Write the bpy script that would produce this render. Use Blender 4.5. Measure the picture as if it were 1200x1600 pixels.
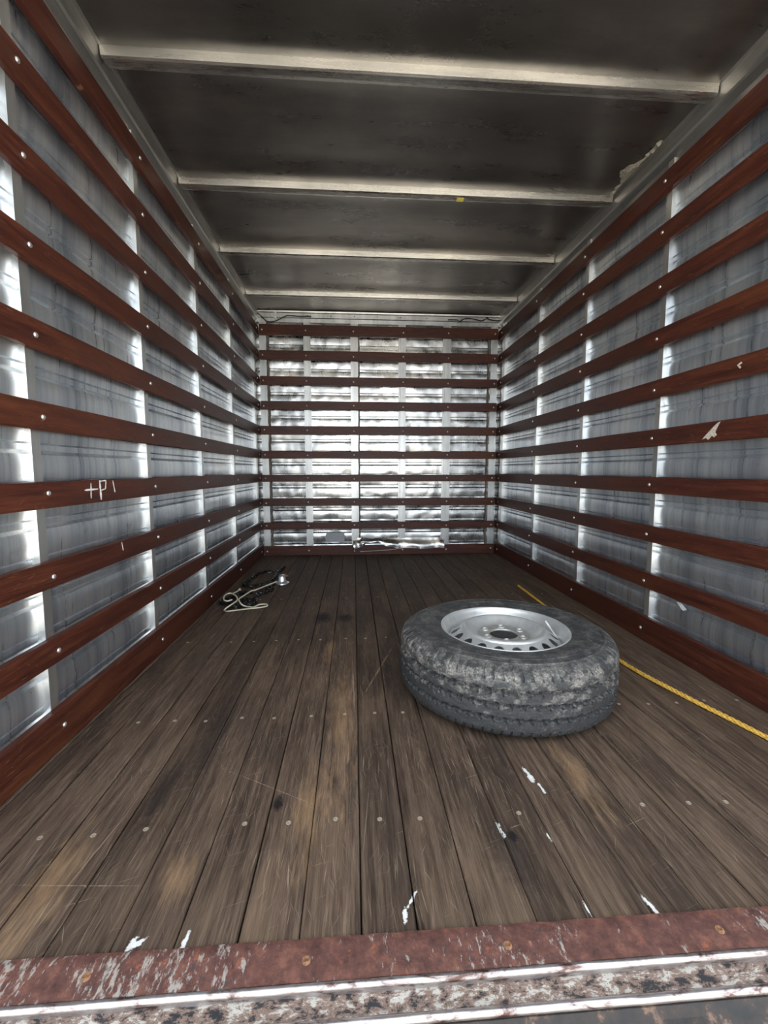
import bpy, bmesh, math, random
from mathutils import Vector, Matrix, noise as mnoise

# ------------------------------------------------------------------ reset
for o in list(bpy.data.objects): bpy.data.objects.remove(o, do_unlink=True)
S = bpy.context.scene
C = S.collection
random.seed(7)
PI = math.pi

# ------------------------------------------------------------------ camera
F_PX, CAM_X, CAM_Z, YAW, PITCH = 692.82, 0.8046, 0.7609, 0.0686, 0.0933
cam = bpy.data.cameras.new('camera'); cam_o = bpy.data.objects.new('camera', cam); C.objects.link(cam_o)
cam.sensor_fit = 'VERTICAL'; cam.sensor_height = 36.0; cam.lens = 36.0 * F_PX / 1600.0
cam.clip_start = 0.02; cam.clip_end = 300
_f = Vector((math.sin(YAW) * math.cos(PITCH), math.cos(YAW) * math.cos(PITCH), -math.sin(PITCH)))
_r = Vector((math.cos(YAW), -math.sin(YAW), 0)); _u = _r.cross(_f)
cam_o.matrix_world = Matrix(((_r.x, _u.x, -_f.x, CAM_X), (_r.y, _u.y, -_f.y, 0), (_r.z, _u.z, -_f.z, CAM_Z), (0, 0, 0, 1)))
S.camera = cam_o

# ------------------------------------------------------------------ world: bright overcast sky seen through the open rear
w = bpy.data.worlds.new('sky'); S.world = w; w.use_nodes = True
bg = w.node_tree.nodes['Background']
bg.inputs[0].default_value = (0.84, 0.92, 1.0, 1); bg.inputs[1].default_value = 1.0
sun = bpy.data.lights.new('sun', 'SUN'); sun.energy = 7.0; sun.angle = 0.05; sun.color = (1.0, 0.92, 0.80)
sun_o = bpy.data.objects.new('sun', sun); C.objects.link(sun_o)
sun_o.rotation_euler = Vector((-0.62, -0.30, -1.0)).to_track_quat('-Z', 'Y').to_euler()   # high, from the front right: lights the yard, not the box
S.view_settings.view_transform = 'Standard'; S.view_settings.look = 'None'
S.view_settings.gamma = 1.0; S.view_settings.use_curve_mapping = False
S.view_settings.exposure = 2.1
S.cycles.max_bounces = 12; S.cycles.diffuse_bounces = 6; S.cycles.glossy_bounces = 8

# ------------------------------------------------------------------ material helpers
class NT:
    def __init__(s, name):
        s.m = bpy.data.materials.new(name); s.m.use_nodes = True
        s.t = s.m.node_tree; s.b = s.t.nodes['Principled BSDF']
    def n(s, typ, **kw):
        x = s.t.nodes.new(typ)
        for k, v in kw.items(): setattr(x, k, v)
        return x
    def link(s, a, b): s.t.links.new(a, b)
    def put(s, sock, v):
        if hasattr(v, 'node'): s.link(v, sock)
        elif isinstance(v, (tuple, list)) and len(v) == 3 and sock.type == 'RGBA': sock.default_value = (*v, 1)
        else: sock.default_value = v
    def pos(s): return s.n('ShaderNodeNewGeometry').outputs['Position']
    def obj(s): return s.n('ShaderNodeTexCoord').outputs['Object']
    def rnd(s): return s.n('ShaderNodeObjectInfo').outputs['Random']
    def vm(s, op, a, b=None, out=0):
        x = s.n('ShaderNodeVectorMath', operation=op); s.put(x.inputs[0], a)
        if b is not None: s.put(x.inputs[1], b)
        return x.outputs['Value'] if op == 'LENGTH' else x.outputs[0]
    def mt(s, op, a, b=0.0, clamp=False):
        x = s.n('ShaderNodeMath', operation=op, use_clamp=clamp); s.put(x.inputs[0], a); s.put(x.inputs[1], b); return x.outputs[0]
    def map(s, v, loc=(0, 0, 0), rot=(0, 0, 0), sc=(1, 1, 1), typ='POINT'):
        x = s.n('ShaderNodeMapping', vector_type=typ); s.put(x.inputs[0], v)
        x.inputs['Location'].default_value = loc; x.inputs['Rotation'].default_value = rot; x.inputs['Scale'].default_value = sc
        return x.outputs[0]
    def noise(s, v, scale=5, detail=4, rough=0.55, dist=0, wv=None):
        x = s.n('ShaderNodeTexNoise'); s.put(x.inputs['Vector'], v)
        if wv is not None:
            x.noise_dimensions = '4D'; s.put(x.inputs['W'], wv)
        x.inputs['Scale'].default_value = scale; x.inputs['Detail'].default_value = detail
        x.inputs['Roughness'].default_value = rough; x.inputs['Distortion'].default_value = dist
        return x.outputs[0]
    def ramp(s, f, stops):
        x = s.n('ShaderNodeValToRGB'); s.put(x.inputs[0], f); e = x.color_ramp.elements
        while len(e) < len(stops): e.new(0.5)
        for el, (p, c) in zip(e, stops):
            el.position = p; el.color = (*c, 1) if len(c) == 3 else c
        return x.outputs[0]
    def mr(s, v, a, b, c=0.0, d=1.0):
        x = s.n('ShaderNodeMapRange'); s.put(x.inputs[0], v)
        for i, q in zip((1, 2, 3, 4), (a, b, c, d)): x.inputs[i].default_value = q
        return x.outputs[0]
    def mix(s, f, a, b, mode='MIX'):
        x = s.n('ShaderNodeMix', data_type='RGBA', blend_type=mode); s.put(x.inputs[0], f); s.put(x.inputs[6], a); s.put(x.inputs[7], b)
        return x.outputs[2]
    def bump(s, h, strength=0.3, dist=0.01, prev=None):
        x = s.n('ShaderNodeBump'); s.put(x.inputs['Height'], h); x.inputs['Strength'].default_value = strength
        x.inputs['Distance'].default_value = dist
        if prev is not None: s.link(prev, x.inputs['Normal'])
        return x.outputs[0]
    def fin(s, col=None, rough=None, metal=None, nor=None, spec=None):
        for k, v in (('Base Color', col), ('Roughness', rough), ('Metallic', metal), ('Normal', nor), ('Specular IOR Level', spec)):
            if v is not None: s.put(s.b.inputs[k], v)
        return s.m
M = {}
def plain(name, col, rough=0.5, metal=0.0, var=0.25, scale=40):
    t = NT(name); n = t.noise(t.obj(), scale, 4)
    dk = tuple(c * (1 - var) for c in col); lt = tuple(min(1, c * (1 + var)) for c in col)
    M[name] = t.fin(t.ramp(n, [(0.3, dk), (0.7, lt)]), rough, metal, t.bump(n, 0.15, 0.002)); return M[name]

def scratches(t, v, specs, wv=None):
    """thin short marks lying at several angles in the xy plane of v"""
    out = None
    for ang, sx, sy, lo, hi in specs:
        q = t.map(v, rot=(0, 0, ang)); q = t.map(q, sc=(sx, sy, 1))
        k = t.mr(t.noise(q, 1.0, 1.5, 0.5, 0.15, wv), lo, hi)
        out = k if out is None else t.mt('MAXIMUM', out, k)
    return out

def make_slat_mat():
    t = NT('varnished_slat_wood'); o = t.obj(); r = t.mt('MULTIPLY', t.rnd(), 43.0)
    g = t.noise(t.map(o, sc=(3.0, 60, 60)), 1.0, 7, 0.68, 0.4, r)
    fine = t.noise(t.map(o, sc=(14, 300, 300)), 1.0, 3, 0.7, 0.2, r)
    gg = t.mt('ADD', t.mt('MULTIPLY', g, 0.65), t.mt('MULTIPLY', fine, 0.35))
    col = t.ramp(gg, [(0.32, (0.018, 0.0054, 0.0040)), (0.48, (0.054, 0.0135, 0.0078)), (0.60, (0.096, 0.0255, 0.0120)), (0.72, (0.18, 0.056, 0.021))])
    big = t.noise(t.map(o, sc=(1.8, 9, 9)), 1.0, 4, 0.65, 0, r)
    col = t.mix(t.mr(big, 0.52, 0.72, 0, 0.6), col, t.mix(fine, (0.075, 0.020, 0.0088), (0.18, 0.060, 0.020)))
    col = t.mix(t.mr(big, 0.45, 0.30, 0, 0.6), col, (0.026, 0.0085, 0.0065))
    q = t.map(o, rot=(PI / 2, 0, 0))
    sc_ = scratches(t, q, [(0.05, 16, 330, 0.68, 0.77), (-0.35, 26, 330, 0.70, 0.78), (0.8, 40, 300, 0.72, 0.78)], r)      # scuffs through the varnish
    col = t.mix(t.mt('MULTIPLY', sc_, 0.6), col, (0.40, 0.19, 0.085))
    M['slat'] = t.fin(col, t.mr(g, 0.3, 0.8, 0.40, 0.6), 0, t.bump(gg, 0.35, 0.003), 0.35)
make_slat_mat()

def spot(t, p, nz, x, y, rx, ry, rot=0.0, warp=0.8, hard=0.35):
    q = t.map(p, loc=(x, y, 0), rot=(0, 0, rot), sc=(rx, ry, 1), typ='TEXTURE')
    q = t.vm('MULTIPLY', q, (1, 1, 0))
    d = t.mt('ADD', t.vm('LENGTH', q), t.mt('MULTIPLY', t.mt('SUBTRACT', nz, 0.5), warp * 2))
    return t.mr(d, 1.0, 1.0 - hard)

def make_floor_mat():
    t = NT('worn_floor_planks'); p = t.pos(); r = t.mt('MULTIPLY', t.rnd(), 31.0)
    g = t.noise(t.map(p, sc=(95, 4.0, 1)), 1.0, 8, 0.70, 0.35, r)
    fine = t.noise(t.map(p, sc=(420, 16, 1)), 1.0, 4, 0.7, 0.3, r)
    gg = t.mt('ADD', t.mt('MULTIPLY', g, 0.62), t.mt('MULTIPLY', fine, 0.38))
    col = t.ramp(gg, [(0.34, (0.017, 0.0108, 0.0080)), (0.47, (0.062, 0.040, 0.028)), (0.58, (0.122, 0.082, 0.057)), (0.67, (0.225, 0.160, 0.112))])
    tone = t.n('ShaderNodeCombineXYZ'); k = t.mr(t.rnd(), 0, 1, 0.70, 1.25)      # every plank has its own tone
    for i in range(3): t.link(k, tone.inputs[i])
    col = t.mix(1.0, col, tone.outputs[0], 'MULTIPLY')
    big = t.noise(t.map(p, sc=(9, 2.2, 1)), 1.0, 5, 0.65, 0.3, r)
    col = t.mix(t.mr(big, 0.50, 0.72, 0, 0.55), col, t.mix(fine, (0.11, 0.07, 0.045), (0.23, 0.155, 0.098)))
    col = t.mix(t.mr(big, 0.47, 0.30, 0, 0.6), col, (0.026, 0.0185, 0.0155))
    nz = t.noise(p, 60, 5, 0.75); nz2 = t.noise(t.map(p, sc=(60, 10, 1)), 1, 5, 0.7)
    # bare wood where loads were dragged
    for (x, y, rx, ry) in [(0.765, 1.32, 0.048, 0.42), (0.70, 0.95, 0.045, 0.18), (0.24, 0.77, 0.05, 0.17), (0.470, 0.79, 0.035, 0.06), (0.70, 1.86, 0.03, 0.20), (1.36, 1.02, 0.04, 0.16)]:
        col = t.mix(t.mt('MULTIPLY', spot(t, p, nz2, x, y, rx, ry, 0, 1.6, 1.0), 0.6), col, t.mix(fine, (0.15, 0.085, 0.045), (0.36, 0.225, 0.12)))
    # scratches at many angles, mostly along the boards
    sc_ = scratches(t, p, [(0.06, 330, 10, 0.64, 0.74), (-0.10, 300, 9, 0.65, 0.75), (0.5, 380, 13, 0.69, 0.76), (-0.45, 380, 13, 0.69, 0.76), (1.25, 380, 12, 0.70, 0.77)])
    mod = t.mr(t.noise(p, 5.0, 3), 0.38, 0.66, 0.15, 1.0)
    col = t.mix(t.mt('MULTIPLY', t.mt('MULTIPLY', sc_, mod), 0.5), col, (0.40, 0.30, 0.21))
    # oil stains and knots
    for (x, y, rx, ry, a) in [(0.640, 2.262, 0.055, 0.10, 0.9), (0.755, 2.25, 0.05, 0.075, 0.9), (0.628, 0.966, 0.016, 0.030, 0.95), (1.132, 0.842, 0.012, 0.026, 0.97), (1.115, 0.80, 0.05, 0.10, 0.45), (0.345, 1.02, 0.03, 0.12, 0.6), (0.40, 1.25, 0.04, 0.25, 0.5)]:
        col = t.mix(t.mt('MULTIPLY', spot(t, p, nz, x, y, rx, ry, 0, 0.9, 0.6), a), col, (0.010, 0.008, 0.008))
    # spilled white paint
    for (x, y, rx, ry, rot) in [(0.442, 0.672, 0.006, 0.016, -0.2), (0.454, 0.677, 0.004, 0.012, -0.9), (0.527, 0.672, 0.004, 0.017, -0.1), (0.888, 0.692, 0.004, 0.014, -0.1), (0.902, 0.715, 0.003, 0.024, -0.6),
                                (1.238, 1.030, 0.005, 0.022, 0.1), (1.240, 1.008, 0.008, 0.013, 0), (1.252, 0.975, 0.004, 0.018, 0.1), (1.112, 0.858, 0.005, 0.02, 0.1), (1.208, 0.835, 0.004, 0.012, 0.1), (1.208, 0.678, 0.003, 0.012, 0.1),
                                (1.322, 0.676, 0.004, 0.022, 0.25)]:
        col = t.mix(t.mt('MULTIPLY', spot(t, p, nz, x, y, rx, ry, rot, 1.7, 0.3), 0.85), col, (0.66, 0.66, 0.64))
    # long gouges
    for (x, y, rx, ry, rot) in [(0.30, 0.786, 0.0014, 0.14, 1.50), (0.285, 0.87, 0.0016, 0.13, -0.12), (0.83, 0.93, 0.0012, 0.13, -0.10), (0.60, 1.02, 0.0013, 0.16, 1.05), (0.905, 1.66, 0.004, 0.26, -0.32), (0.80, 1.52, 0.003, 0.22, 0.02)]:
        col = t.mix(t.mt('MULTIPLY', spot(t, p, nz2, x, y, rx, ry, rot, 1.2, 0.8), 0.45), col, (0.40, 0.28, 0.19))
    M['floor'] = t.fin(col, t.mr(g, 0.3, 0.8, 0.55, 0.75), 0, t.bump(t.mt('SUBTRACT', gg, t.mt('MULTIPLY', sc_, 0.3)), 0.5, 0.003), 0.25)
make_floor_mat()

def make_sheet(name, lo, mid, hi, rough, streak_axis, metal=0.85, crumple=0.0, dirt=0.35, cscale=5.5):
    """oxidised aluminium sheet; streak_axis = (scale vector) that draws run-down streaks"""
    t = NT(name); p = t.pos()
    a1 = t.noise(t.map(p, sc=streak_axis), 1.0, 6, 0.72, 0.0)
    a2 = t.noise(t.map(p, loc=(3, 5, 1), sc=tuple(v * 0.32 for v in streak_axis)), 1.0, 4, 0.6, 0.0)
    msk = t.mr(t.noise(p, 2.1, 3, 0.6), 0.38, 0.62)
    a = t.mt('ADD', t.mt('MULTIPLY', t.mt('SUBTRACT', a1, 0.5), t.mr(msk, 0, 1, 0.25, 1.0)), t.mt('MULTIPLY', a2, 1.0))
    b = t.noise(p, 2.6, 4, 0.55)
    f = t.mt('ADD', t.mt('MULTIPLY', a, 0.62), t.mt('MULTIPLY', b, 0.38))
    col = t.ramp(f, [(0.36, lo), (0.50, mid), (0.62, hi)])
    d = t.noise(p, 9, 6, 0.7, 0.4)
    col = t.mix(t.mr(d, 0.60, 0.72, 0, dirt), col, tuple(c * 0.45 for c in mid))
    sp = t.noise(p, 150, 2, 0.5)
    col = t.mix(t.mr(sp, 0.71, 0.76, 0, 0.6), col, (0.15, 0.14, 0.13))
    nor = t.bump(a1, 0.06, 0.002)
    if crumple:
        c1 = t.noise(p, cscale, 2, 0.45, 0.6); nor = t.bump(c1, crumple, 0.04, nor)
    M[name] = t.fin(col, t.mr(a1, 0.35, 0.65, rough[0], rough[1]), metal, nor)
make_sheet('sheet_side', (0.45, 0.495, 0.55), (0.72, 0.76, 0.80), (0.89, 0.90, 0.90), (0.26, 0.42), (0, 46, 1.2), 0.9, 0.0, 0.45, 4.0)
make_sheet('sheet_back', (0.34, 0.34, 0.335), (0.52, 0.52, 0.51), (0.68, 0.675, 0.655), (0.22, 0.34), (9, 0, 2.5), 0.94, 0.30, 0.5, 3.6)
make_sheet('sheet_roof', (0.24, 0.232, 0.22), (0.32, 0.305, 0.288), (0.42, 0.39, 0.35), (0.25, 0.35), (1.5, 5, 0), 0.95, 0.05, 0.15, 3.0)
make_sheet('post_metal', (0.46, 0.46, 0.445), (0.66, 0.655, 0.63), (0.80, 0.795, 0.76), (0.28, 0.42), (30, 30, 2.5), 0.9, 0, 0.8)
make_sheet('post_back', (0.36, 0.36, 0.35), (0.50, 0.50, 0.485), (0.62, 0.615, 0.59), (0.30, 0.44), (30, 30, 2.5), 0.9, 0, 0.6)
make_sheet('bow_metal', (0.48, 0.465, 0.43), (0.64, 0.62, 0.57), (0.76, 0.73, 0.67), (0.22, 0.34), (3, 40, 40), 0.95, 0, 0.5)
make_sheet('rail_metal', (0.30, 0.295, 0.28), (0.42, 0.41, 0.39), (0.55, 0.54, 0.51), (0.34, 0.46), (30, 1.6, 40), 0.9, 0, 0.3)

def make_sill_mats():
    t = NT('rusty_red_sill'); p = t.pos(); sx = t.n('ShaderNodeSeparateXYZ'); t.link(p, sx.inputs[0])
    a = t.noise(t.map(p, rot=(0, 0, 0.5), sc=(95, 34, 30)), 1.0, 7, 0.75, 0.2)
    n1 = t.noise(p, 40, 8, 0.75)
    col = t.ramp(n1, [(0.32, (0.045, 0.018, 0.014)), (0.5, (0.098, 0.038, 0.029)), (0.66, (0.17, 0.070, 0.048))])
    col = t.mix(t.mr(t.noise(p, 26, 7, 0.75, 0.3), 0.60, 0.68, 0, 0.8), col, (0.28, 0.085, 0.035))
    low = t.mr(t.noise(p, 9, 3, 0.6), 0.35, 0.65, -0.06, 0.07)
    leftw = t.mr(sx.outputs[0], 0.62, 0.25, 0.0, 0.10)
    col = t.mix(t.mr(t.mt('ADD', t.mt('ADD', a, leftw), low), 0.60, 0.66, 0, 0.75), col, (0.36, 0.33, 0.29))
    col = t.mix(t.mr(t.mt('ADD', t.noise(t.map(p, sc=(60, 60, 30)), 1, 6, 0.75), low), 0.62, 0.67, 0, 0.8), col, (0.04, 0.037, 0.037))
    M['sill_red'] = t.fin(col, 0.62, 0.0, t.bump(t.mt('ADD', a, n1), 0.5, 0.003))
    t = NT('flaking_painted_ledge'); p = t.pos()
    a = t.noise(t.map(p, sc=(34, 60, 60)), 1.0, 8, 0.78, 0.3)
    col = t.ramp(a, [(0.40, (0.015, 0.015, 0.017)), (0.445, (0.020, 0.019, 0.02)), (0.46, (0.15, 0.10, 0.078)), (0.53, (0.17, 0.115, 0.09)), (0.55, (0.34, 0.32, 0.285)), (0.62, (0.37, 0.35, 0.31)), (0.65, (0.13, 0.075, 0.05))])
    M['sill_paint'] = t.fin(col, 0.6, 0.0, t.bump(a, 0.5, 0.003))
    t = NT('dark_rusted_bumper'); p = t.pos()
    a = t.noise(p, 30, 6, 0.7)
    M['sill_dark'] = t.fin(t.ramp(a, [(0.40, (0.008, 0.007, 0.007)), (0.56, (0.022, 0.014, 0.011)), (0.66, (0.12, 0.07, 0.045))]), 0.7, 0, t.bump(a, 0.4, 0.003))
    t = NT('worn_steel_lip'); p = t.pos()
    a = t.noise(t.map(p, sc=(18, 50, 50)), 1.0, 5, 0.7, 0.4)
    col = t.ramp(a, [(0.36, (0.10, 0.055, 0.045)), (0.46, (0.34, 0.30, 0.29)), (0.7, (0.52, 0.50, 0.50))])
    M['sill_lip'] = t.fin(col, 0.30, 0.75, t.bump(a, 0.2, 0.002))
make_sill_mats()

def make_tyre_mat():
    t = NT('weathered_rubber'); o = t.obj(); sx = t.n('ShaderNodeSeparateXYZ'); t.link(o, sx.inputs[0])
    a = t.noise(t.map(o, sc=(1, 1, 1.6)), 26, 8, 0.72, 0.3); f = t.noise(o, 190, 5, 0.75)
    col = t.ramp(f, [(0.3, (0.014, 0.014, 0.015)), (0.55, (0.036, 0.036, 0.037)), (0.75, (0.085, 0.083, 0.080))])
    side = t.mr(sx.outputs[2], 0.06, 0.18, 0.0, 0.16)          # dried mud clings to the upper half of the tread
    m = t.mr(t.mt('ADD', a, side), 0.60, 0.76, 0, 0.8)
    rad = t.vm('LENGTH', t.vm('MULTIPLY', o, (1, 1, 0)))
    m = t.mt('MULTIPLY', m, t.mr(rad, 0.335, 0.350, 0.42, 1.0))
    col = t.mix(m, col, t.ramp(f, [(0.3, (0.060, 0.057, 0.052)), (0.5, (0.20, 0.185, 0.165)), (0.68, (0.48, 0.45, 0.40))]))
    M['rubber'] = t.fin(col, 0.58, 0, t.bump(t.mt('ADD', f, a), 0.6, 0.003), 0.45)
make_tyre_mat()
plain('rim_silver', (0.56, 0.56, 0.55), 0.36, 0.55, 0.10, 30)
plain('hub_silver', (0.40, 0.385, 0.36), 0.42, 0.5, 0.2, 60)
plain('zinc', (0.70, 0.69, 0.66), 0.32, 0.8)
plain('rusty_bolt', (0.24, 0.12, 0.06), 0.65, 0.2, 0.6, 160)
plain('floor_screw', (0.30, 0.25, 0.19), 0.55, 0.3, 0.3, 200)
plain('chain_steel', (0.022, 0.020, 0.019), 0.28, 0.4, 0.5, 120)
plain('cord_cream', (0.62, 0.55, 0.42), 0.85, 0, 0.15, 300)
plain('chrome', (0.80, 0.80, 0.80), 0.26, 0.85, 0.05)
plain('tan_leather', (0.26, 0.18, 0.11), 0.8)
plain('black_cable', (0.012, 0.012, 0.012), 0.5)
plain('white_paint', (0.74, 0.73, 0.70), 0.75, 0, 0.2, 180)
plain('paper_white', (0.80, 0.80, 0.78), 0.8, 0, 0.1)
plain('bare_wood', (0.52, 0.45, 0.38), 0.8, 0, 0.3, 150)
plain('sealant', (0.15, 0.12, 0.095), 0.85, 0, 0.5, 60)
plain('patch_grey', (0.34, 0.35, 0.36), 0.6, 0.3, 0.3, 120)
plain('frayed_foam', (0.24, 0.22, 0.18), 0.95, 0, 0.4, 120)
plain('yellow_paper', (0.72, 0.60, 0.10), 0.8)
plain('dark_under', (0.03, 0.03, 0.032), 0.8)
plain('outer_paint', (0.60, 0.61, 0.62), 0.5)
plain('valve_rubber', (0.42, 0.42, 0.41), 0.5, 0.4)
plain('ground_concrete', (0.30, 0.29, 0.27), 0.9, 0, 0.25, 6)
def make_rope_mat():
    t = NT('yellow_rope_fibre'); o = t.pos()
    a = t.noise(o, 170, 4, 0.7)
    col = t.ramp(a, [(0.32, (0.34, 0.15, 0.022)), (0.5, (0.60, 0.34, 0.045)), (0.68, (0.74, 0.50, 0.10))])
    M['rope'] = t.fin(col, 0.75, 0, t.bump(a, 0.4, 0.002))
make_rope_mat()

# ------------------------------------------------------------------ mesh helpers
class MB:
    def __init__(s): s.v = []; s.f = []
    def add(s, vs, fs):
        k = len(s.v); s.v += [tuple(v) for v in vs]; s.f += [tuple(i + k for i in f) for f in fs]; return s
    def box(s, x0, x1, y0, y1, z0, z1):
        vs = [(x, y, z) for x in (x0, x1) for y in (y0, y1) for z in (z0, z1)]
        return s.add(vs, [(0, 1, 3, 2), (4, 6, 7, 5), (0, 4, 5, 1), (2, 3, 7, 6), (0, 2, 6, 4), (1, 5, 7, 3)])
    def sweep(s, prof, A, B, closed=False):
        """prof: list of 3-vectors; swept from offset A to offset B"""
        n = len(prof); A = Vector(A); B = Vector(B)
        vs = [Vector(q) + A for q in prof] + [Vector(q) + B for q in prof]
        fs = [(i, (i + 1) % n, n + (i + 1) % n, n + i) for i in range(n if closed else n - 1)]
        if closed: fs += [tuple(range(n - 1, -1, -1)), tuple(range(n, 2 * n))]
        return s.add(vs, fs)
    def grid(s, rows, cu=False, cv=False):
        nr, nc = len(rows), len(rows[0]); vs = [p for r in rows for p in r]; fs = []
        for i in range(nr if cu else nr - 1):
            for j in range(nc if cv else nc - 1):
                a, b = i, (i + 1) % nr; c, d = j, (j + 1) % nc
                fs.append((a * nc + c, a * nc + d, b * nc + d, b * nc + c))
        return s.add(vs, fs)
    def lathe(s, prof, seg=64, c=(0, 0, 0)):
        rows = [[(c[0] + r * math.cos(2 * PI * k / seg), c[1] + r * math.sin(2 * PI * k / seg), c[2] + z) for k in range(seg)] for r, z in prof]
        return s.grid(rows, cv=True)
    def tube(s, pts, r, seg=8, closed=False, caps=True):
        P = [Vector(p) for p in pts]; n = len(P); rows = []; up = None
        for i in range(n):
            if closed: t = P[(i + 1) % n] - P[i - 1]
            else: t = P[min(i + 1, n - 1)] - P[max(i - 1, 0)]
            t.normalize()
            if up is None: up = t.orthogonal().normalized()
            up = (up - t * up.dot(t))
            up = up.normalized() if up.length > 1e-6 else t.orthogonal().normalized()
            q = t.cross(up); rr = r(i / max(1, n - 1)) if callable(r) else r
            rows.append([P[i] + (up * math.cos(2 * PI * k / seg) + q * math.sin(2 * PI * k / seg)) * rr for k in range(seg)])
        k0 = len(s.v); s.grid(rows, cu=closed, cv=True)
        if caps and not closed:
            s.f.append(tuple(k0 + k for k in range(seg))[::-1]); s.f.append(tuple(k0 + (n - 1) * seg + k for k in range(seg)))
        return s
    def mesh(s, name, mat, smooth=True, angle=32):
        me = bpy.data.meshes.new(name); me.from_pydata(s.v, [], s.f); me.update()
        bm = bmesh.new(); bm.from_mesh(me); bmesh.ops.recalc_face_normals(bm, faces=bm.faces); bm.to_mesh(me); bm.free()
        if smooth:
            me.polygons.foreach_set('use_smooth', [True] * len(me.polygons)); me.set_sharp_from_angle(angle=math.radians(angle))
        me.materials.append(mat); return me
    def build(s, name, mat, parent=None, smooth=True, angle=32, bevel=0):
        me = s.mesh(name, mat, smooth, angle)
        if bevel:
            bm = bmesh.new(); bm.from_mesh(me)
            bmesh.ops.bevel(bm, geom=[e for e in bm.edges], offset=bevel, segments=1, affect='EDGES', profile=0.5, clamp_overlap=True)
            bm.to_mesh(me); bm.free()
        return link(name, me, parent)
def link(name, me, parent=None, loc=None, rotz=None):
    o = bpy.data.objects.new(name, me); C.objects.link(o)
    if parent is not None: o.parent = parent
    if loc is not None: o.location = loc
    if rotz is not None: o.rotation_euler = (0, 0, rotz)
    return o
def tag(o, label, cat, group=None, kind=None):
    o['label'] = label; o['category'] = cat
    if group: o['group'] = group
    if kind: o['kind'] = kind
    return o
def empty(name, label, cat, loc=(0, 0, 0), kind=None, group=None):
    o = bpy.data.objects.new(name, None); o.empty_display_size = 0.1; C.objects.link(o); o.location = loc
    return tag(o, label, cat, group, kind)
def spline(pts, per=8, closed=False):
    P = [Vector(p) for p in pts]; n = len(P); out = []
    for i in range(n if closed else n - 1):
        if closed: a, b, c, d = P[i - 1], P[i], P[(i + 1) % n], P[(i + 2) % n]
        else: a, b, c, d = P[max(i - 1, 0)], P[i], P[i + 1], P[min(i + 2, n - 1)]
        for k in range(per):
            t = k / per
            out.append(0.5 * ((2 * b) + (c - a) * t + (2 * a - 5 * b + 4 * c - d) * t * t + (3 * b - a - 3 * c + d) * t ** 3))
    if not closed: out.append(P[-1])
    return out
def plank_mesh(name, L, wdt, th, mat, bevel, wav=0.0008):
    """board lying along local x, centred, top/front at local y=0..-th; face normal +y ... (x length, y thickness, z width)"""
    bm = bmesh.new(); n = max(2, int(L / 0.25)); rows = []
    prof = [(0, -wdt / 2 + bevel), (-bevel, -wdt / 2), (-th, -wdt / 2), (-th, wdt / 2), (-bevel, wdt / 2), (0, wdt / 2 - bevel)]
    mb = MB(); rws = []
    for i in range(n + 1):
        x = -L / 2 + L * i / n
        rws.append([(x, y, z + random.uniform(-wav, wav)) for (y, z) in prof])
    mb.grid(rws, cv=True); k = len(prof)
    mb.f.append(tuple(range(k))); mb.f.append(tuple(n * k + j for j in range(k)))
    bm.free(); return mb.mesh(name, mat, True, 20)

# ------------------------------------------------------------------ dimensions
W, D, H, Y0 = 2.1, 3.975, 2.115, 0.655      # width between slat faces, back slat face, roof sheet, plank ends
TS = 0.020                                   # slat thickness
XS = 0.038                                   # depth of the sheet behind the slat faces
SLATS = [(0.0, 0.110), (0.240, 0.310), (0.448, 0.518), (0.661, 0.731), (0.866, 0.938), (1.072, 1.146), (1.284, 1.358), (1.496, 1.570), (1.708, 1.784), (1.910, 1.992)]
SLATB = [(0.001, 0.086), (0.238, 0.299), (0.446, 0.513), (0.662, 0.724), (0.866, 0.930), (1.075, 1.148), (1.289, 1.363), (1.499, 1.572), (1.711, 1.790), (1.918, 2.007)]
POSTS = [0.585, 1.227, 1.868, 2.513, 3.168]  # side posts (centre y)
BPOSTS = [(0.004, 0.062), (0.380, 0.424), (0.786, 0.836), (1.224, 1.272), (1.620, 1.676), (2.034, 2.096)]
RIBS = [0.62 + 0.1015 * k for k in range(-6, 15)]

bolt_mb = MB(); bolt_mb.lathe([(0.0072, 0.0), (0.0070, 0.0018), (0.0052, 0.0036), (0.0024, 0.0046), (0.0002, 0.0049)], 9)
bolt_me = bolt_mb.mesh('bolt', M['zinc'], True, 60)
def add_bolt(slat, loc):
    o = link('bolt', bolt_me, slat, loc); o.rotation_euler = (-PI / 2, 0, 0); return o

# ------------------------------------------------------------------ ground outside
g = MB(); g.box(-30, 32, -40, 30, -1.05, -0.95)
tag(g.build('ground', M['ground_concrete']), 'pale concrete yard the truck is parked on', 'ground', kind='structure')

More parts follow.
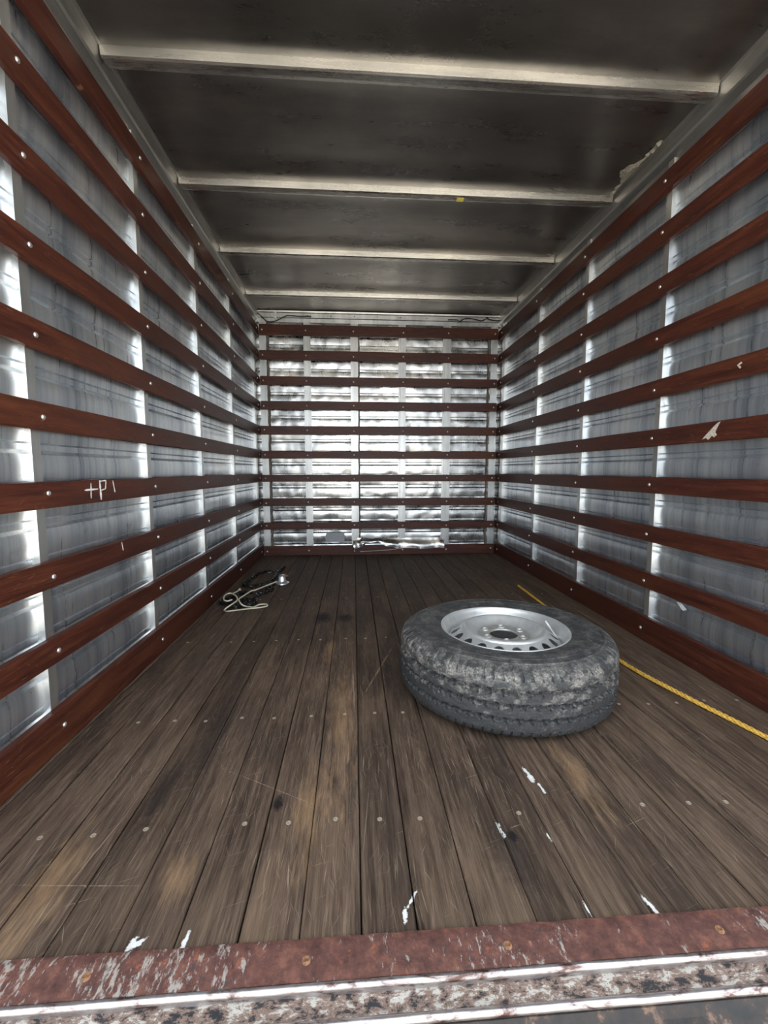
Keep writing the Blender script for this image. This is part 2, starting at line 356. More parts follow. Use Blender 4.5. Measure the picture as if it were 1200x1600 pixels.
# ------------------------------------------------------------------ floor: each plank with its screws
floor = empty('floor', 'worn dark brown hardwood plank floor of the cargo box', 'floor', (W / 2, 2.3, 0), 'structure')
sub = MB(); sub.box(-0.06, W + 0.06, 0.61, D + 0.06, -0.12, -0.027); so = sub.build('subframe', M['dark_under']); so.parent = floor; so.location = (-W / 2, -2.3, 0)
edges = [-0.022, 0.008, 0.110, 0.210, 0.310, 0.412, 0.511, 0.612, 0.711, 0.813, 0.907, 1.007, 1.112, 1.211, 1.316, 1.411, 1.516, 1.617, 1.720, 1.820, 1.920, 2.022, 2.122]
scr = MB(); scr.lathe([(0.0058, 0), (0.0056, 0.0007), (0.0034, 0.0009), (0.0030, 0.0003), (0.0002, 0.0003)], 10); scr_me = scr.mesh('screw', M['floor_screw'])
PL = D + 0.02 - Y0 + 0.004
for i in range(len(edges) - 1):
    a, b = edges[i], edges[i + 1]; gap = random.choice([0.0016, 0.0022, 0.003])
    me = plank_mesh('plank', PL, b - a - gap, 0.026, M['floor'], 0.0022, 0.0006)
    o = link('plank', me, floor); o.rotation_euler = (PI / 2, 0, PI / 2)      # local x -> world y, local y -> world z
    dz = random.uniform(-0.0012, 0.0)
    o.location = ((a + b) / 2 - W / 2, Y0 - 0.004 + PL / 2 - 2.3, dz)
    if b - a > 0.06:
        for yy in (0.906, 1.328, 1.96, 2.62, 3.30):
            if random.random() < 0.82:
                s = link('screw', scr_me, o); s.rotation_euler = (-PI / 2, 0, 0)
                s.location = (yy + random.uniform(-.006, .006) - (Y0 - 0.004 + PL / 2), 0.0, random.uniform(-.012, .012))

# ------------------------------------------------------------------ rear sill
sill = empty('trim_1', 'rusty red steel sill plate with white flaked lower ledge at the rear opening', 'sill', (W / 2, 0.60, 0), 'structure')
def sub_at(o, parent):
    o.parent = parent; o.location = tuple(-v for v in parent.location); return o
def strip(prof, x0=-0.12, x1=W + 0.12, n=90, jit=0.0006):
    rows = []
    for i in range(n + 1):
        x = x0 + (x1 - x0) * i / n
        rows.append([(x, y + random.uniform(-jit, jit), z + random.uniform(-jit, jit)) for y, z in prof])
    return MB().grid(rows, cv=True)
o = strip([(0.660, 0.0035), (0.654, 0.0048), (0.640, 0.005), (0.597, 0.004), (0.597, -0.004), (0.660, -0.004)]).build('sill_plate', M['sill_red']); sub_at(o, sill)
lip = [(0.5965, 0.0035)] + [(0.5925 + 0.0055 * math.cos(t), -0.0005 + 0.0060 * math.sin(t)) for t in [math.radians(a) for a in range(60, 251, 19)]] + [(0.592, -0.02), (0.597, -0.02)]
sub_at(strip(lip, jit=0.0003).build('rolled_lip', M['sill_lip']), sill)
sub_at(strip([(0.596, -0.013), (0.5835, -0.0135), (0.583, -0.017), (0.5635, -0.018), (0.562, -0.026), (0.596, -0.03)], jit=0.0005).build('ledge', M['sill_paint']), sill)
lip2 = [(0.560 + 0.006 * math.cos(t), -0.0200 + 0.0065 * math.sin(t)) for t in [math.radians(a) for a in range(20, 241, 20)]] + [(0.561, -0.027), (0.570, -0.027)]
sub_at(strip(lip2, jit=0.0003).build('rolled_lip', M['sill_lip']), sill)
sub_at(strip([(0.575, -0.0265), (0.556, -0.0285), (0.548, -0.040), (0.500, -0.060), (0.495, -0.16), (0.575, -0.16)], jit=0.0005).build('bumper_face', M['sill_dark']), sill)
sb = MB(); sb.lathe([(0.0070, 0), (0.0066, 0.0014), (0.0036, 0.0018), (0.0032, 0.0002), (0.0002, 0.0002)], 12); sb_me = sb.mesh('bolt', M['rusty_bolt'])
for x, y in [(0.727, 0.626), (1.046, 0.626), (1.404, 0.626), (0.40, 0.626), (1.75, 0.626), (0.07, 0.626)]:
    q = link('bolt', sb_me, sill, (x - W / 2, y - 0.60, 0.0046))

# ------------------------------------------------------------------ walls
def rib_z(z0, z1):
    zs = []
    for zc in RIBS:
        zs += [(zc - 0.0195, 0), (zc - 0.0130, -0.0065), (zc - 0.0105, -0.0090), (zc - 0.0085, -0.0010), (zc + 0.0070, -0.0010), (zc + 0.0098, -0.0095), (zc + 0.0125, 0.0), (zc + 0.032, 0.002), (zc + 0.05075, 0.0028), (zc + 0.0695, 0.002)]
    zs = [q for q in zs if z0 < q[0] < z1]
    return [(z0, 0)] + zs + [(z1, 0)]
def panel(u0, u1, place, z0=0.02, z1=2.06, nu=22, bulge=0.006, crump=0.0, seed=0):
    """place(u, depth, z) -> world; depth positive = towards the inside"""
    rows = []
    for zi, (z, rb) in enumerate(rib_z(z0, z1)):
        row = []
        for i in range(nu + 1):
            u = u0 + (u1 - u0) * i / nu; e = min(u - u0, u1 - u)
            k = min(1.0, max(0.0, e / 0.07)); k = k * k * (3 - 2 * k)
            d = rb - bulge * k
            if crump:
                d += crump * (mnoise.noise(Vector((u * 5.0, z * 6.5, seed * 7.3))) + 0.5 * mnoise.noise(Vector((u * 17, z * 19, seed * 3.1)))) * k
            row.append(place(u, d, z))
        rows.append(row)
    return MB().grid(rows)
def side_wall(side):
    nm = 'wall_' + side; sg = 1 if side == 'left' else -1; X = 0.0 if side == 'left' else W
    root = empty(nm, 'ribbed aluminium side wall with varnished wooden slats, on the ' + side, 'wall', (X, 2.3, 0), 'structure')
    pl = lambda u, d, z: (X - sg * (XS - d), u, z)
    ys = [0.52] + POSTS + [3.90]
    ys2 = [0.52] + [q for q in POSTS] + [3.99]
    for i in range(len(ys2) - 1):
        sub_at(panel(ys2[i], ys2[i + 1], pl, bulge=0.0032, seed=i + (0 if side == 'left' else 20), crump=0.0012).build('panel', M['sheet_side'], angle=14), root)
    m = MB(); a, b = sorted((X - sg * 0.062, X - sg * 0.070)); m.box(a, b, 0.50, D + 0.08, -0.12, 2.16)
    sub_at(m.build('outer_skin', M['outer_paint']), root)
    for yc in POSTS + [3.90]:
        hw = 0.0165 if yc < 3.5 else 0.03
        m = MB(); a, b = sorted((X - sg * (TS + 0.0005), X - sg * (XS + 0.012)))
        m.box(a, b, yc - hw, yc + hw, 0.03, 2.035)
        a, b = sorted((X - sg * (XS - 0.0025), X - sg * (XS + 0.012)))
        m.box(a, b, yc + hw, yc + hw + 0.014, 0.03, 2.035)
        sub_at(m.build('post', M['post_metal']), root)
    ya, yb = 0.62, D + 0.012; L = yb - ya
    for k, (z0, z1) in enumerate(SLATS):
        me = plank_mesh('slat', L, z1 - z0, TS, M['slat'], 0.002, 0.0012)
        s = link('slat', me, root)
        s.rotation_euler = (0, 0, -PI / 2 if side == 'left' else PI / 2)
        s.location = (0, (ya + yb) / 2 - 2.3, (z0 + z1) / 2)
        for yc in POSTS + [3.90]:
            along = (yc - (ya + yb) / 2) * (-1 if side == 'left' else 1) + random.uniform(-.004, .004)
            if yc < ya + 0.02: continue
            add_bolt(s, (along, 0.0, random.uniform(-.006, .006)))
    # cant rail under the roof
    prof = [(-0.055, 1.995), (-0.030, 1.995), (-0.030, 2.040), (-0.020, 2.046), (-0.006, 2.052), (-0.001, 2.060), (0.000, 2.112), (0.010, 2.1145), (0.010, 2.117), (-0.055, 2.13)]
    m = MB(); m.sweep([(X + sg * q[0], 0, q[1]) for q in prof], (0, 0.52, 0), (0, D + 0.05, 0), True)
    sub_at(m.build('rail', M['rail_metal'], angle=18), root)
    return root
wl = side_wall('left'); wr = side_wall('right')

wb = empty('wall_back', 'crumpled bright aluminium front bulkhead crossed by ten brown slats', 'wall', (W / 2, D, 0), 'structure')
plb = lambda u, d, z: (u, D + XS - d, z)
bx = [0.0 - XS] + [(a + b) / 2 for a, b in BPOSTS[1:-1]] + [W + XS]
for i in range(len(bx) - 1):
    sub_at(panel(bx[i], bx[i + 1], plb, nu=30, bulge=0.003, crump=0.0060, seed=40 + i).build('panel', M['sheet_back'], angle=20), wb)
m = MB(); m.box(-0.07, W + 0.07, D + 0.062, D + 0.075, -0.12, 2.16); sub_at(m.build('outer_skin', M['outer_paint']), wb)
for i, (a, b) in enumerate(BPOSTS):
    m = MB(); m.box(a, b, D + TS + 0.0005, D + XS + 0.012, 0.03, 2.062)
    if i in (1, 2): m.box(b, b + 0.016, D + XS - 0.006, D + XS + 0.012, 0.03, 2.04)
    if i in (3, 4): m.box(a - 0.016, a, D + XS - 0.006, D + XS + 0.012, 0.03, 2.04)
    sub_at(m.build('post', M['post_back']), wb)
for a, b in [(0.064, 0.084), (0.852, 0.866), (2.012, 2.031)]:
    rows = []
    for k in range(60):
        z = 0.06 + 1.95 * k / 59; j = random.uniform(-.003, .003)
        rows.append([(a + j, D + XS - 0.010, z), (a + 0.004 + j, D + XS - 0.014, z), (b - 0.004 + random.uniform(-.003, .003), D + XS - 0.014, z), (b + j, D + XS + 0.006, z)])
    sub_at(MB().grid(rows).build('sealant_bead', M['sealant']), wb)
bslats = []
for k, (z0, z1) in enumerate(SLATB):
    L = W - 0.012
    s = link('slat', plank_mesh('slat', L, z1 - z0, TS, M['slat'], 0.002, 0.0015), wb)
    s.rotation_euler = (0, 0, PI); s.location = (0, 0, (z0 + z1) / 2); bslats.append(s)
    for a, b in BPOSTS: add_bolt(s, (-((a + b) / 2 - W / 2), 0, random.uniform(-.008, .004)))
# torn sheet curling out over the bottom slat
def torn(x0, x1, n, low, proud, seed):
    rows = []
    for i in range(n + 1):
        x = x0 + (x1 - x0) * i / n; t = i / n
        zl = low(t); row = []
        for j in range(7):
            v = j / 6; z = 0.150 + (zl - 0.150) * v
            y = D + XS - 0.016 + (-(XS - 0.016) - 0.004 - proud * (0.5 + 0.5 * math.sin(seed + 9 * t))) * min(1, v * 1.7) ** 1.5 + 0.004 * mnoise.noise(Vector((x * 25, z * 40, seed)))
            row.append((x, y, z))
        rows.append(row)
    return MB().grid(rows)
sub_at(torn(0.865, 1.225, 26, lambda t: 0.108 - 0.062 * max(0, t - 0.42) * 1.7 + 0.005 * math.sin(t * 17) + (0.03 * (t - 0.93) / 0.07 if t > 0.93 else 0), 0.012, 1).build('torn_sheet', M['sheet_back'], angle=50), wb)
sub_at(torn(1.225, 1.63, 26, lambda t: 0.060 + 0.010 * t * math.sin(t * 9) - 0.010 * t, 0.010, 4).build('torn_sheet', M['sheet_back'], angle=50), wb)
sub_at(torn(0.80, 0.905, 10, lambda t: 0.048 + 0.05 * abs(t - 0.1), 0.012, 7).build('torn_sheet', M['sheet_back'], angle=50), wb)
m = MB(); m.tube(spline([(0.86, D - 0.004, 0.030), (1.0, D - 0.006, 0.036), (1.15, D - 0.006, 0.046), (1.24, D - 0.004, 0.058)], 6), 0.0028, 6); sub_at(m.build('peeled_edge', M['bare_wood']), wb)
# grey patch and hanging strip
rows = [[(0.548 + 0.012 * random.random(), D + XS - 0.021, 0.118 + 0.085 * k / 8), (0.62, D + XS - 0.022, 0.118 + 0.085 * k / 8), (0.718 + 0.004 * random.random(), D + XS - 0.021, 0.118 + 0.085 * k / 8)] for k in range(9)]
sub_at(MB().grid(rows).build('patch', M['patch_grey']), wb)
m = MB(); m.tube(spline([(0.372, D - 0.003, 0.53), (0.368, D - 0.005, 0.49), (0.364, D - 0.004, 0.43), (0.352, D - 0.001, 0.375)], 5), 0.0032, 6); sub_at(m.build('hanging_strip', M['sealant']), wb)
# header above the top slat
prof = [(D + 0.055, 2.030), (D + 0.018, 2.030), (D + 0.016, 2.062), (D + 0.004, 2.066), (D + 0.002, 2.100), (D - 0.012, 2.104), (D - 0.016, 2.1145), (D + 0.055, 2.118)]
m = MB(); m.sweep([(0, y, z) for y, z in prof], (-0.02, 0, 0), (W + 0.02, 0, 0), True); sub_at(m.build('header_rail', M['post_back'], angle=18), wb)
rv = MB(); rv.lathe([(0.005, 0), (0.0035, 0.002), (0.0002, 0.0028)], 8); rv_me = rv.mesh('rivet', M['dark_under'])
for x in (0.42, 0.62, 0.82, 1.02, 1.22, 1.45):
    q = link('rivet', rv_me, wb, (x - W / 2, 0.0025, 2.083)); q.rotation_euler = (PI / 2, 0, 0)

m = MB()
for z in (2.060, 2.100):
    m.add([(0.130, D - 0.006, z), (0.158, D - 0.006, z - 0.012), (0.158, D - 0.006, z + 0.012), (0.130, D + 0.001, z), (0.158, D + 0.001, z - 0.012), (0.158, D + 0.001, z + 0.012)], [(0, 1, 2), (3, 5, 4), (0, 3, 4, 1), (1, 4, 5, 2), (2, 5, 3, 0)])
sub_at(m.build('cable_clip', M['paper_white'], smooth=False), wb)

# ------------------------------------------------------------------ ceiling
ceil = empty('ceiling', 'dark scuffed aluminium roof sheet with cross bows', 'ceiling', (W / 2, 2.3, H), 'structure')
BOWS = [0.960, 1.606, 2.247, 2.893, 3.545]
cy = [0.52] + BOWS + [D + 0.05]
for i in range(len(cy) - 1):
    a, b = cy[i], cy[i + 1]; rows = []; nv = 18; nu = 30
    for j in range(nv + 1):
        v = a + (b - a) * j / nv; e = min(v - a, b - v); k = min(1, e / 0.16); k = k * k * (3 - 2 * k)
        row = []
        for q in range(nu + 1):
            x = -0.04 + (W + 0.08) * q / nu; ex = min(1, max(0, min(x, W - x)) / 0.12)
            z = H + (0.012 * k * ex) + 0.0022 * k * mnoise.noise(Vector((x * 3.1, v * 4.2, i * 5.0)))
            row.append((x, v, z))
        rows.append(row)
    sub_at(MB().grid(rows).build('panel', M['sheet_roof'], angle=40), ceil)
for yb in BOWS:
    prof = [(yb, H + 0.004), (yb, H - 0.006), (yb + 0.003, H - 0.028), (yb + 0.010, H - 0.032), (yb + 0.036, H - 0.032), (yb + 0.041, H - 0.024), (yb + 0.060, H - 0.022), (yb + 0.064, H - 0.002), (yb + 0.064, H + 0.004)]
    m = MB(); m.sweep([(0, y, z) for y, z in prof], (0.004, 0, 0), (W - 0.004, 0, 0), True)
    sub_at(m.build('roof_bow', M['bow_metal'], angle=25), ceil)
m = MB(); m.box(-0.07, W + 0.07, 0.50, D + 0.08, 2.15, 2.16); sub_at(m.build('outer_skin', M['outer_paint']), ceil)
m = MB(); m.box(1.318, 1.352, 2.262, 2.290, H - 0.0335, H - 0.0325); sub_at(m.build('sticker', M['yellow_paper']), ceil)
# frayed lining at the right edge of the roof
rows = []
for i in range(34):
    t = i / 33; y = 2.10 - 0.42 * 0 + 0.22 * (t - 0.5) * 2; wd = 0.010 + 0.05 * max(0, 1 - abs(t - 0.42) * 5) + 0.012 * random.random()
    rows.append([(W - 0.012, y, H - 0.001), (W - 0.012 - wd * 0.5, y, H - 0.006 - 0.010 * random.random()), (W - 0.012 - wd, y + random.uniform(-.006, .006), H + 0.001 - 0.004 * random.random()), (W - 0.012 - wd * 0.6, y, H + 0.004)])
sub_at(MB().grid(rows, cv=True).build('frayed_lining', M['frayed_foam']), ceil)

# ------------------------------------------------------------------ marks on the slats (paint, torn veneer, paper)
lsl = [c for c in wl.children if c.name.startswith('slat')]; rsl = [c for c in wr.children if c.name.startswith('slat')]
def mark(slat, polys, name, mat, th=0.0008):
    """polys in slat-local (x along, z up) outlines"""
    m = MB()
    for P in polys:
        n = len(P); vs = [(x, 0.0002, z) for x, z in P] + [(x, th, z) for x, z in P]
        m.add(vs, [tuple(range(n)), tuple(range(2 * n - 1, n - 1, -1))] + [(i, (i + 1) % n, n + (i + 1) % n, n + i) for i in range(n)])
    return m.build(name, mat, slat, smooth=False)
def stroke(x0, z0, x1, z1, wd, n=6):
    d = Vector((x1 - x0, z1 - z0)); q = Vector((-d.y, d.x)).normalized(); A = []; B = []
    for i in range(n + 1):
        p = Vector((x0, z0)) + d * (i / n); s = wd * (0.6 + 0.6 * random.random()) * (0.5 if i in (0, n) else 1)
        A.append(p + q * s); B.append(p - q * s)
    return [tuple(v) for v in A + B[::-1]]
MIDY = (0.62 + D + 0.012) / 2
LX = lambda y: -(y - MIDY); RX = lambda y: y - MIDY
SLAT7 = 3
mark(lsl[SLAT7], [stroke(LX(1.388), 0.006, LX(1.458), 0.007, 0.0028), stroke(LX(1.422), 0.026, LX(1.419), -0.020, 0.0026)], 'paint_cross', M['white_paint'])
mark(lsl[SLAT7], [stroke(LX(1.470), 0.034, LX(1.473), -0.028, 0.0042, 9), stroke(LX(1.470), 0.031, LX(1.506), 0.033, 0.0022), stroke(LX(1.506), 0.033, LX(1.500), 0.004, 0.0022), stroke(LX(1.500), 0.006, LX(1.474), 0.002, 0.0018)], 'paint_letter', M['white_paint'])
mark(lsl[SLAT7], [stroke(LX(1.547), 0.032, LX(1.557), -0.008, 0.0026)], 'paint_stroke', M['white_paint'])
mark(lsl[SLAT7 - 1], [stroke(LX(1.582), 0.030, LX(1.590), 0.0, 0.0022)], 'paint_stroke', M['white_paint'])
mark(rsl[4], [[(RX(y + 0.038), z) for y, z in [(1.545, -0.026), (1.530, -0.012), (1.512, 0.002), (1.495, 0.016), (1.478, 0.028), (1.466, 0.032), (1.478, 0.012), (1.486, -0.004), (1.478, -0.014), (1.490, -0.022), (1.500, -0.016), (1.516, -0.030), (1.526, -0.022)]]], 'torn_veneer', M['bare_wood'])
mark(rsl[5], [[(RX(y), z) for y, z in [(1.452, 0.006), (1.436, 0.014), (1.432, 0.009), (1.443, 0.004), (1.434, -0.004), (1.440, -0.008)]]], 'torn_veneer', M['bare_wood'])
m = MB(); m.add([(W + 0.0315, 1.700, 0.222), (W + 0.0305, 1.662, 0.196), (W + 0.031, 1.640, 0.206), (W + 0.0315, 1.672, 0.224), (W + 0.030, 1.700, 0.222), (W + 0.0295, 1.662, 0.196), (W + 0.030, 1.640, 0.206), (W + 0.030, 1.672, 0.224)], [(0, 1, 2, 3), (7, 6, 5, 4), (0, 4, 5, 1), (1, 5, 6, 2), (2, 6, 7, 3), (3, 7, 4, 0)])
sub_at(m.build('paper_scrap', M['paper_white'], smooth=False), wr)

# ------------------------------------------------------------------ spare wheel lying flat
WX, WY = 1.331, 1.488
wheel = empty('spare_wheel', 'muddy worn black van tyre on a silver steel wheel lying on the floor', 'wheel', (WX, WY, 0))
def tyre():
    ZC = 0.1112
    side = [(0.2180, 0.080), (0.2190, 0.090), (0.222, 0.0945), (0.230, 0.0960), (0.240, 0.0985), (0.252, 0.1010), (0.262, 0.1018), (0.2625, 0.1026), (0.290, 0.1028), (0.2905, 0.1018), (0.300, 0.1005), (0.305, 0.0990), (0.307, 0.1005), (0.311, 0.0998), (0.313, 0.0970), (0.320, 0.0945), (0.326, 0.0915), (0.331, 0.0875)]
    nth = 900; prof = list(side)
    ntr = 76
    for i in range(ntr + 1):
        z = 0.0865 - 0.173 * i / ntr; a = abs(z) / 0.0865
        r = 0.3515 - 0.0035 * a ** 2 - 0.0135 * a ** 9
        prof.append((r, z))
    prof += [(r, -z) for r, z in side[::-1]]
    n0 = len(side); rows = []; NP = 64
    for pi, (r, z) in enumerate(prof):
        row = []
        tread = n0 <= pi <= n0 + ntr
        shoulder = 0.060 < abs(z) < 0.0935 and r > 0.322
        for k in range(nth):
            th = 2 * PI * k / nth; rr = r; zz = z
            ph = th * NP / (2 * PI)
            if tread:
                for gi, (g0, wdt) in enumerate(((0.040, 0.0036), (0.004, 0.0030), (-0.034, 0.0030))):
                    fr = (ph + gi * 0.37) % 1.0
                    zg = g0 + 0.0050 * (fr - 0.5 if fr < 0.8 else (0.3 - (fr - 0.8) * 4.0))
                    d = abs(z - zg)
                    if d < wdt: rr -= 0.0085
                    elif d < wdt + 0.0022: rr -= 0.003
                    # sipes hooking off each groove
                    s = z - zg
                    if -0.0135 < s < 0 and abs(fr - 0.5 + s * 12) < 0.09: rr -= 0.0055
                rr += 0.0014 * mnoise.noise(Vector((math.cos(th) * 14, math.sin(th) * 14, z * 60)))
            if shoulder:
                fr = ((th * 84 / (2 * PI)) + abs(z) * 8) % 1.0
                if fr < 0.20 and abs(z) > 0.068: rr -= 0.0050
            rr = 0.2083 + (rr - 0.2115) * 1.11; row.append((rr * math.cos(th), rr * math.sin(th), ZC + zz * 1.08))
        rows.append(row)
    return MB().grid(rows, cv=True)
ty = tyre().build('tyre', M['rubber'], wheel, angle=38)
# rim barrel
rim_prof = [(0.2215, 0.0930), (0.2265, 0.0965), (0.2285, 0.1000), (0.2270, 0.1025), (0.2235, 0.1030), (0.2200, 0.1000), (0.2175, 0.0950), (0.2135, 0.0880), (0.2085, 0.0830), (0.2035, 0.0760), (0.2000, 0.0640), (0.1985, 0.0560), (0.1955, 0.0500), (0.1900, 0.0300), (0.1870, -0.0400), (0.1960, -0.0600), (0.2050, -0.0860), (0.2200, -0.0940), (0.2220, -0.0960), (0.2060, -0.0890), (0.1900, -0.0620), (0.1850, -0.0400)]
ZW = 0.1070
rim = MB().lathe([(r * 0.968, z * 1.05 + ZW) for r, z in rim_prof], 128).build('rim', M['rim_silver'], wheel, angle=50)
NH = 18
def sector_ring(mb, ns, count, mapper, ru, rv, phase=0.0):
    """count sectors, each a square (u,v in -1..1) with an elliptic hole ru,rv; mapper(theta, v)->(r,z)"""
    for s_ in range(count):
        thc = 2 * PI * s_ / count + phase; half = PI / count; rings = []
        for lv in range(4):
            ring = []
            for k in range(ns):
                a = 2 * PI * k / ns; c, sn = math.cos(a), math.sin(a); q = max(abs(c), abs(sn))
                ou, ov = c / q, sn / q; iu, iv = ru * c, rv * sn
                if lv == 0: u, v, dz = iu, iv, -0.0035
                else:
                    f = (lv - 1) / 2.0; u, v, dz = iu + (ou - iu) * f, iv + (ov - iv) * f, 0
                th = thc + u * half; r, z = mapper(v)
                ring.append((r * math.cos(th), r * math.sin(th), z + dz))
            rings.append(ring)
        mb.grid(rings, cv=True)
disc = MB()
def cone(v):
    t = (v + 1) / 2      # 0 at the ridge, 1 at the barrel
    r = 0.1440 + (0.1900 - 0.1440) * t; z = 0.0975 - 0.032 * t ** 1.1
    return r, z + ZW
sector_ring(disc, 32, NH, cone, 0.60, 0.72, 0.1)
disc.lathe([(r, z + ZW) for r, z in [(0.1440, 0.0975), (0.1425, 0.1010), (0.1395, 0.1040), (0.1350, 0.1055), (0.1310, 0.1050), (0.1275, 0.1030), (0.1200, 0.0960), (0.1100, 0.0880), (0.1000, 0.0825), (0.0940, 0.0805), (0.0900, 0.0800)]], 108)
def hub(v): 
    t = (v + 1) / 2; return 0.0520 + 0.0380 * t, 0.0800 + ZW
hubm = MB(); sector_ring(hubm, 24, 6, hub, 0.20, 0.45, 0.35)
hubm.lathe([(r, z + ZW) for r, z in [(0.0520, 0.0800), (0.0495, 0.0795), (0.0482, 0.0775), (0.0482, 0.0735)]], 72)
for k in range(6):
    a = 2 * PI * k / 6 + 0.35; c = (0.071 * math.cos(a), 0.068 * math.sin(a), ZW + 0.0800)
    hubm.lathe([(0.0135, 0.0), (0.0125, 0.0035), (0.0108, 0.0045), (0.0096, 0.003), (0.0092, -0.006)], 20, c)
disc.build('wheel_disc', M['rim_silver'], rim, angle=40); hubm.build('hub_plate', M['hub_silver'], rim, angle=40)
# valve
va = -0.05
vb = Vector((0.199 * math.cos(va), 0.199 * math.sin(va), ZW + 0.050)); vt = Vector((0.156 * math.cos(va + 0.14), 0.156 * math.sin(va + 0.14), ZW + 0.118))
m = MB(); m.tube([vb, vb.lerp(vt, 0.30)], 0.0055, 10); m.tube([vb.lerp(vt, 0.28), vb.lerp(vt, 0.72)], 0.0032, 10); m.tube([vb.lerp(vt, 0.70), vt], 0.0044, 10)
m.build('valve_stem', M['valve_rubber'], rim)
# ------------------------------------------------------------------ yellow rope along the right
rope_path = spline([(2.045, 0.74, 0.0085), (1.969, 1.11, 0.0085), (1.905, 1.36, 0.0085), (1.858, 1.623, 0.0085), (1.858, 2.05, 0.0085), (1.872, 2.459, 0.0085), (1.880, 2.787, 0.0085)], 40)
rope = empty('yellow_rope', 'yellow twisted rope lying on the floor along the right wall', 'rope', (2.045, 0.74, 0))
L = 0.0; acc = [0.0]
for a, b in zip(rope_path, rope_path[1:]): L += (b - a).length; acc.append(L)
for sidx in range(3):
    pts = []
    for i, p in enumerate(rope_path):
        t = (rope_path[min(i + 1, len(rope_path) - 1)] - rope_path[max(i - 1, 0)]).normalized(); q = Vector((-t.y, t.x, 0))
        ang = acc[i] * 2 * PI / 0.055 + sidx * 2 * PI / 3
        pts.append(p + q * 0.0036 * math.cos(ang) + Vector((0, 0, 0.0036 * math.sin(ang))))
    m = MB(); m.tube(pts, 0.0042, 7); o = m.build('strand', M['rope']); sub_at(o, rope)

# ------------------------------------------------------------------ chain, cord and fitting in the far left corner
def cam_hit(px, py, z):
    """floor position of a measured point"""
    d = _r * ((px - 600) / F_PX) + _u * ((800 - py) / F_PX) + _f
    k = (z - CAM_Z) / d.z
    return Vector((CAM_X + d.x * k, d.y * k, z))
cp = lambda L, z: [cam_hit(320 + x / 7.5, 860 + y / 7.5, z) for x, y in L]
chain = MB()
def links(path, pitch=0.027, r=0.0048, lw=0.0098, ll=0.0185):
    P = [Vector(p) for p in path]; acc = [0.0]
    for a, b in zip(P, P[1:]): acc.append(acc[-1] + (b - a).length)
    n = int(acc[-1] / pitch); j = 0
    for i in range(n):
        s = (i + 0.5) * pitch
        while j < len(acc) - 2 and acc[j + 1] < s: j += 1
        f = (s - acc[j]) / max(1e-6, acc[j + 1] - acc[j]); c = P[j].lerp(P[j + 1], f); t = (P[j + 1] - P[j]).normalized()
        q = t.cross(Vector((0, 0, 1))).normalized(); up = q.cross(t)
        tilt = (0.75 if i % 2 else -0.75) + random.uniform(-.2, .2); side = q * math.cos(tilt) + up * math.sin(tilt)
        ring = [c + t * ll * math.cos(a) + side * lw * math.sin(a) for a in [2 * PI * k / 10 for k in range(10)]]
        chain.tube(ring, r, 5, closed=True)
ZC_ = 0.013
links(spline(cp([(940, 195), (860, 240), (720, 250), (600, 285), (545, 335), (450, 395), (520, 422), (620, 415), (720, 375), (795, 345), (850, 275), (880, 225)], ZC_), 10))
links(spline(cp([(812, 402), (772, 428), (700, 480), (640, 500), (595, 560), (580, 610), (500, 632), (400, 640), (280, 628), (185, 618), (205, 585), (300, 560), (420, 500), (520, 500), (600, 450), (720, 400), (805, 372)], ZC_), 10))
links(spline(cp([(620, 520), (700, 490), (780, 462), (815, 438)], ZC_), 10))
links(spline(cp([(250, 600), (330, 540), (440, 560), (560, 600), (590, 570)], ZC_ + 0.012), 10))
links(spline(cp([(300, 650), (360, 668), (430, 650), (520, 600), (540, 560)], ZC_ + 0.010), 10))
tag(chain.build('chain', M['chain_steel'], angle=60), 'dark steel link chain heaped in loops in the far left corner', 'chain')
cord = MB(); cpath = cp([(318, 578), (265, 594), (222, 575), (238, 525), (300, 502), (362, 530), (382, 580), (335, 620), (235, 690), (262, 712), (450, 690), (640, 670), (728, 652), (725, 632), (645, 634), (565, 664), (462, 650), (415, 612), (402, 570), (450, 535), (540, 478), (592, 465), (640, 445), (780, 390), (842, 364)], 0.052)
CPX = [(235, 690), (262, 712), (450, 690), (640, 670), (728, 652), (725, 632), (645, 634), (565, 664), (462, 650)]
for i, q in enumerate(CPX): cpath[8 + i] = cp([q], 0.040 if i in (0, 8) else 0.006)[0]
cord.tube(spline(cpath, 8), 0.0042, 7)
cord.tube(spline(cp([(330, 500), (370, 485), (405, 462)], 0.030), 6), 0.0038, 7); k = cp([(408, 460)], 0.024)[0]
cord.lathe([(0.0002, -0.008), (0.008, -0.004), (0.009, 0.0), (0.008, 0.004), (0.0002, 0.008)], 8, tuple(k))
tag(cord.build('cord', M['cord_cream'], angle=70), 'thin cream cord looped over the dark chain', 'cord')
fp = cam_hit(320 + 905 / 7.5, 860 + 392 / 7.5, 0.0)
fit = MB(); fit.lathe([(0.0002, 0.0), (0.044, 0.0), (0.049, 0.004), (0.048, 0.010), (0.036, 0.014), (0.029, 0.026), (0.026, 0.044), (0.020, 0.058), (0.010, 0.065), (0.0002, 0.067)], 32)
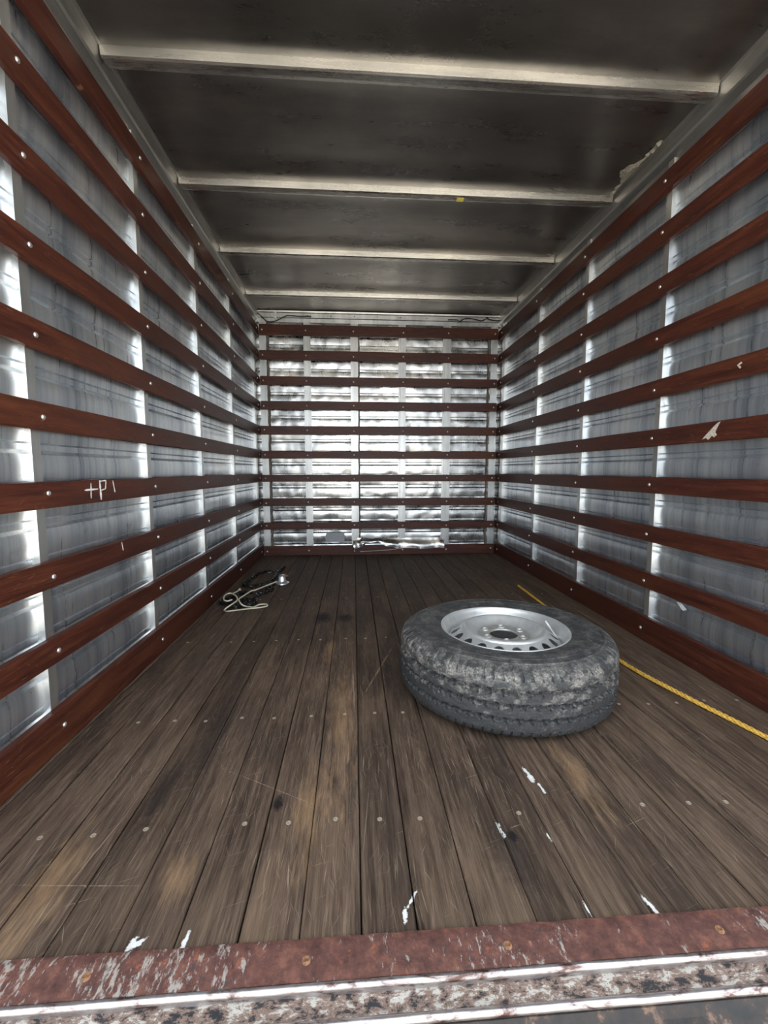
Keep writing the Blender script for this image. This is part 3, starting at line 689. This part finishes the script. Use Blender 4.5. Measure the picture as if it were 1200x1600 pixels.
fo = fit.build('metal_fitting', M['chrome'], angle=60); fo.location = fp
tag(fo, 'shiny chrome bell-shaped fitting at the end of the chain', 'fitting')
tp = cam_hit(320 + 930 / 7.5, 860 + 300 / 7.5, 0.0)
tg = MB(); rows = [[(-0.030 + 0.012 * i, y, 0.004 + 0.006 * math.sin(i * 0.9) + 0.003 * k) for y in (-0.014 + 0.002 * math.sin(i), 0.014)] for k in (0, 1) for i in (range(6) if k == 0 else range(5, -1, -1))]
tg.grid(rows, cu=True)
to = tg.build('leather_scrap', M['tan_leather'], bevel=0); to.location = tp + Vector((0, 0, 0.002)); to.rotation_euler = (0, 0, -0.7)
tag(to, 'small curled tan scrap behind the chrome fitting', 'scrap')

# ------------------------------------------------------------------ loose cables under the roof header
def back_hit(px, py, y):
    d = _r * ((px - 600) / F_PX) + _u * ((800 - py) / F_PX) + _f
    k = y / d.y
    return Vector((CAM_X + d.x * k, y, CAM_Z + d.z * k))
lp = [back_hit(380 + x / 5.4545, 460 + y / 5.4545, D - 0.010) for x, y in [(92, 95), (110, 130), (145, 175), (200, 228), (268, 228), (320, 205), (372, 181), (420, 181), (470, 186), (580, 186)]]
for i, p in enumerate(lp): p.z = min(p.z, 2.095)
cb = MB(); cb.tube(spline(lp, 8), 0.0042, 7); cb.tube(spline([lp[0], lp[0] + Vector((0.03, -0.05, 0.0)), lp[0] + Vector((0.07, -0.10, -0.005))], 6), 0.003, 6)
tag(cb.build('black_cable', M['black_cable'], angle=70), 'loose black cable drooping at the upper left corner of the back wall', 'cable')
rp = [back_hit(600 + x / 5.4545, 460 + y / 5.4545, D - 0.010) for x, y in [(545, 216), (625, 218), (640, 232), (690, 206), (750, 206), (820, 224), (850, 218), (880, 198), (900, 215), (960, 224), (1010, 220)]]
for i, p in enumerate(rp): p.z = min(p.z, 2.095)
cb = MB(); cb.tube(spline(rp, 8), 0.0042, 7)
tag(cb.build('black_cable', M['black_cable'], angle=70), 'kinked black cable hanging at the upper right corner of the back wall', 'cable')
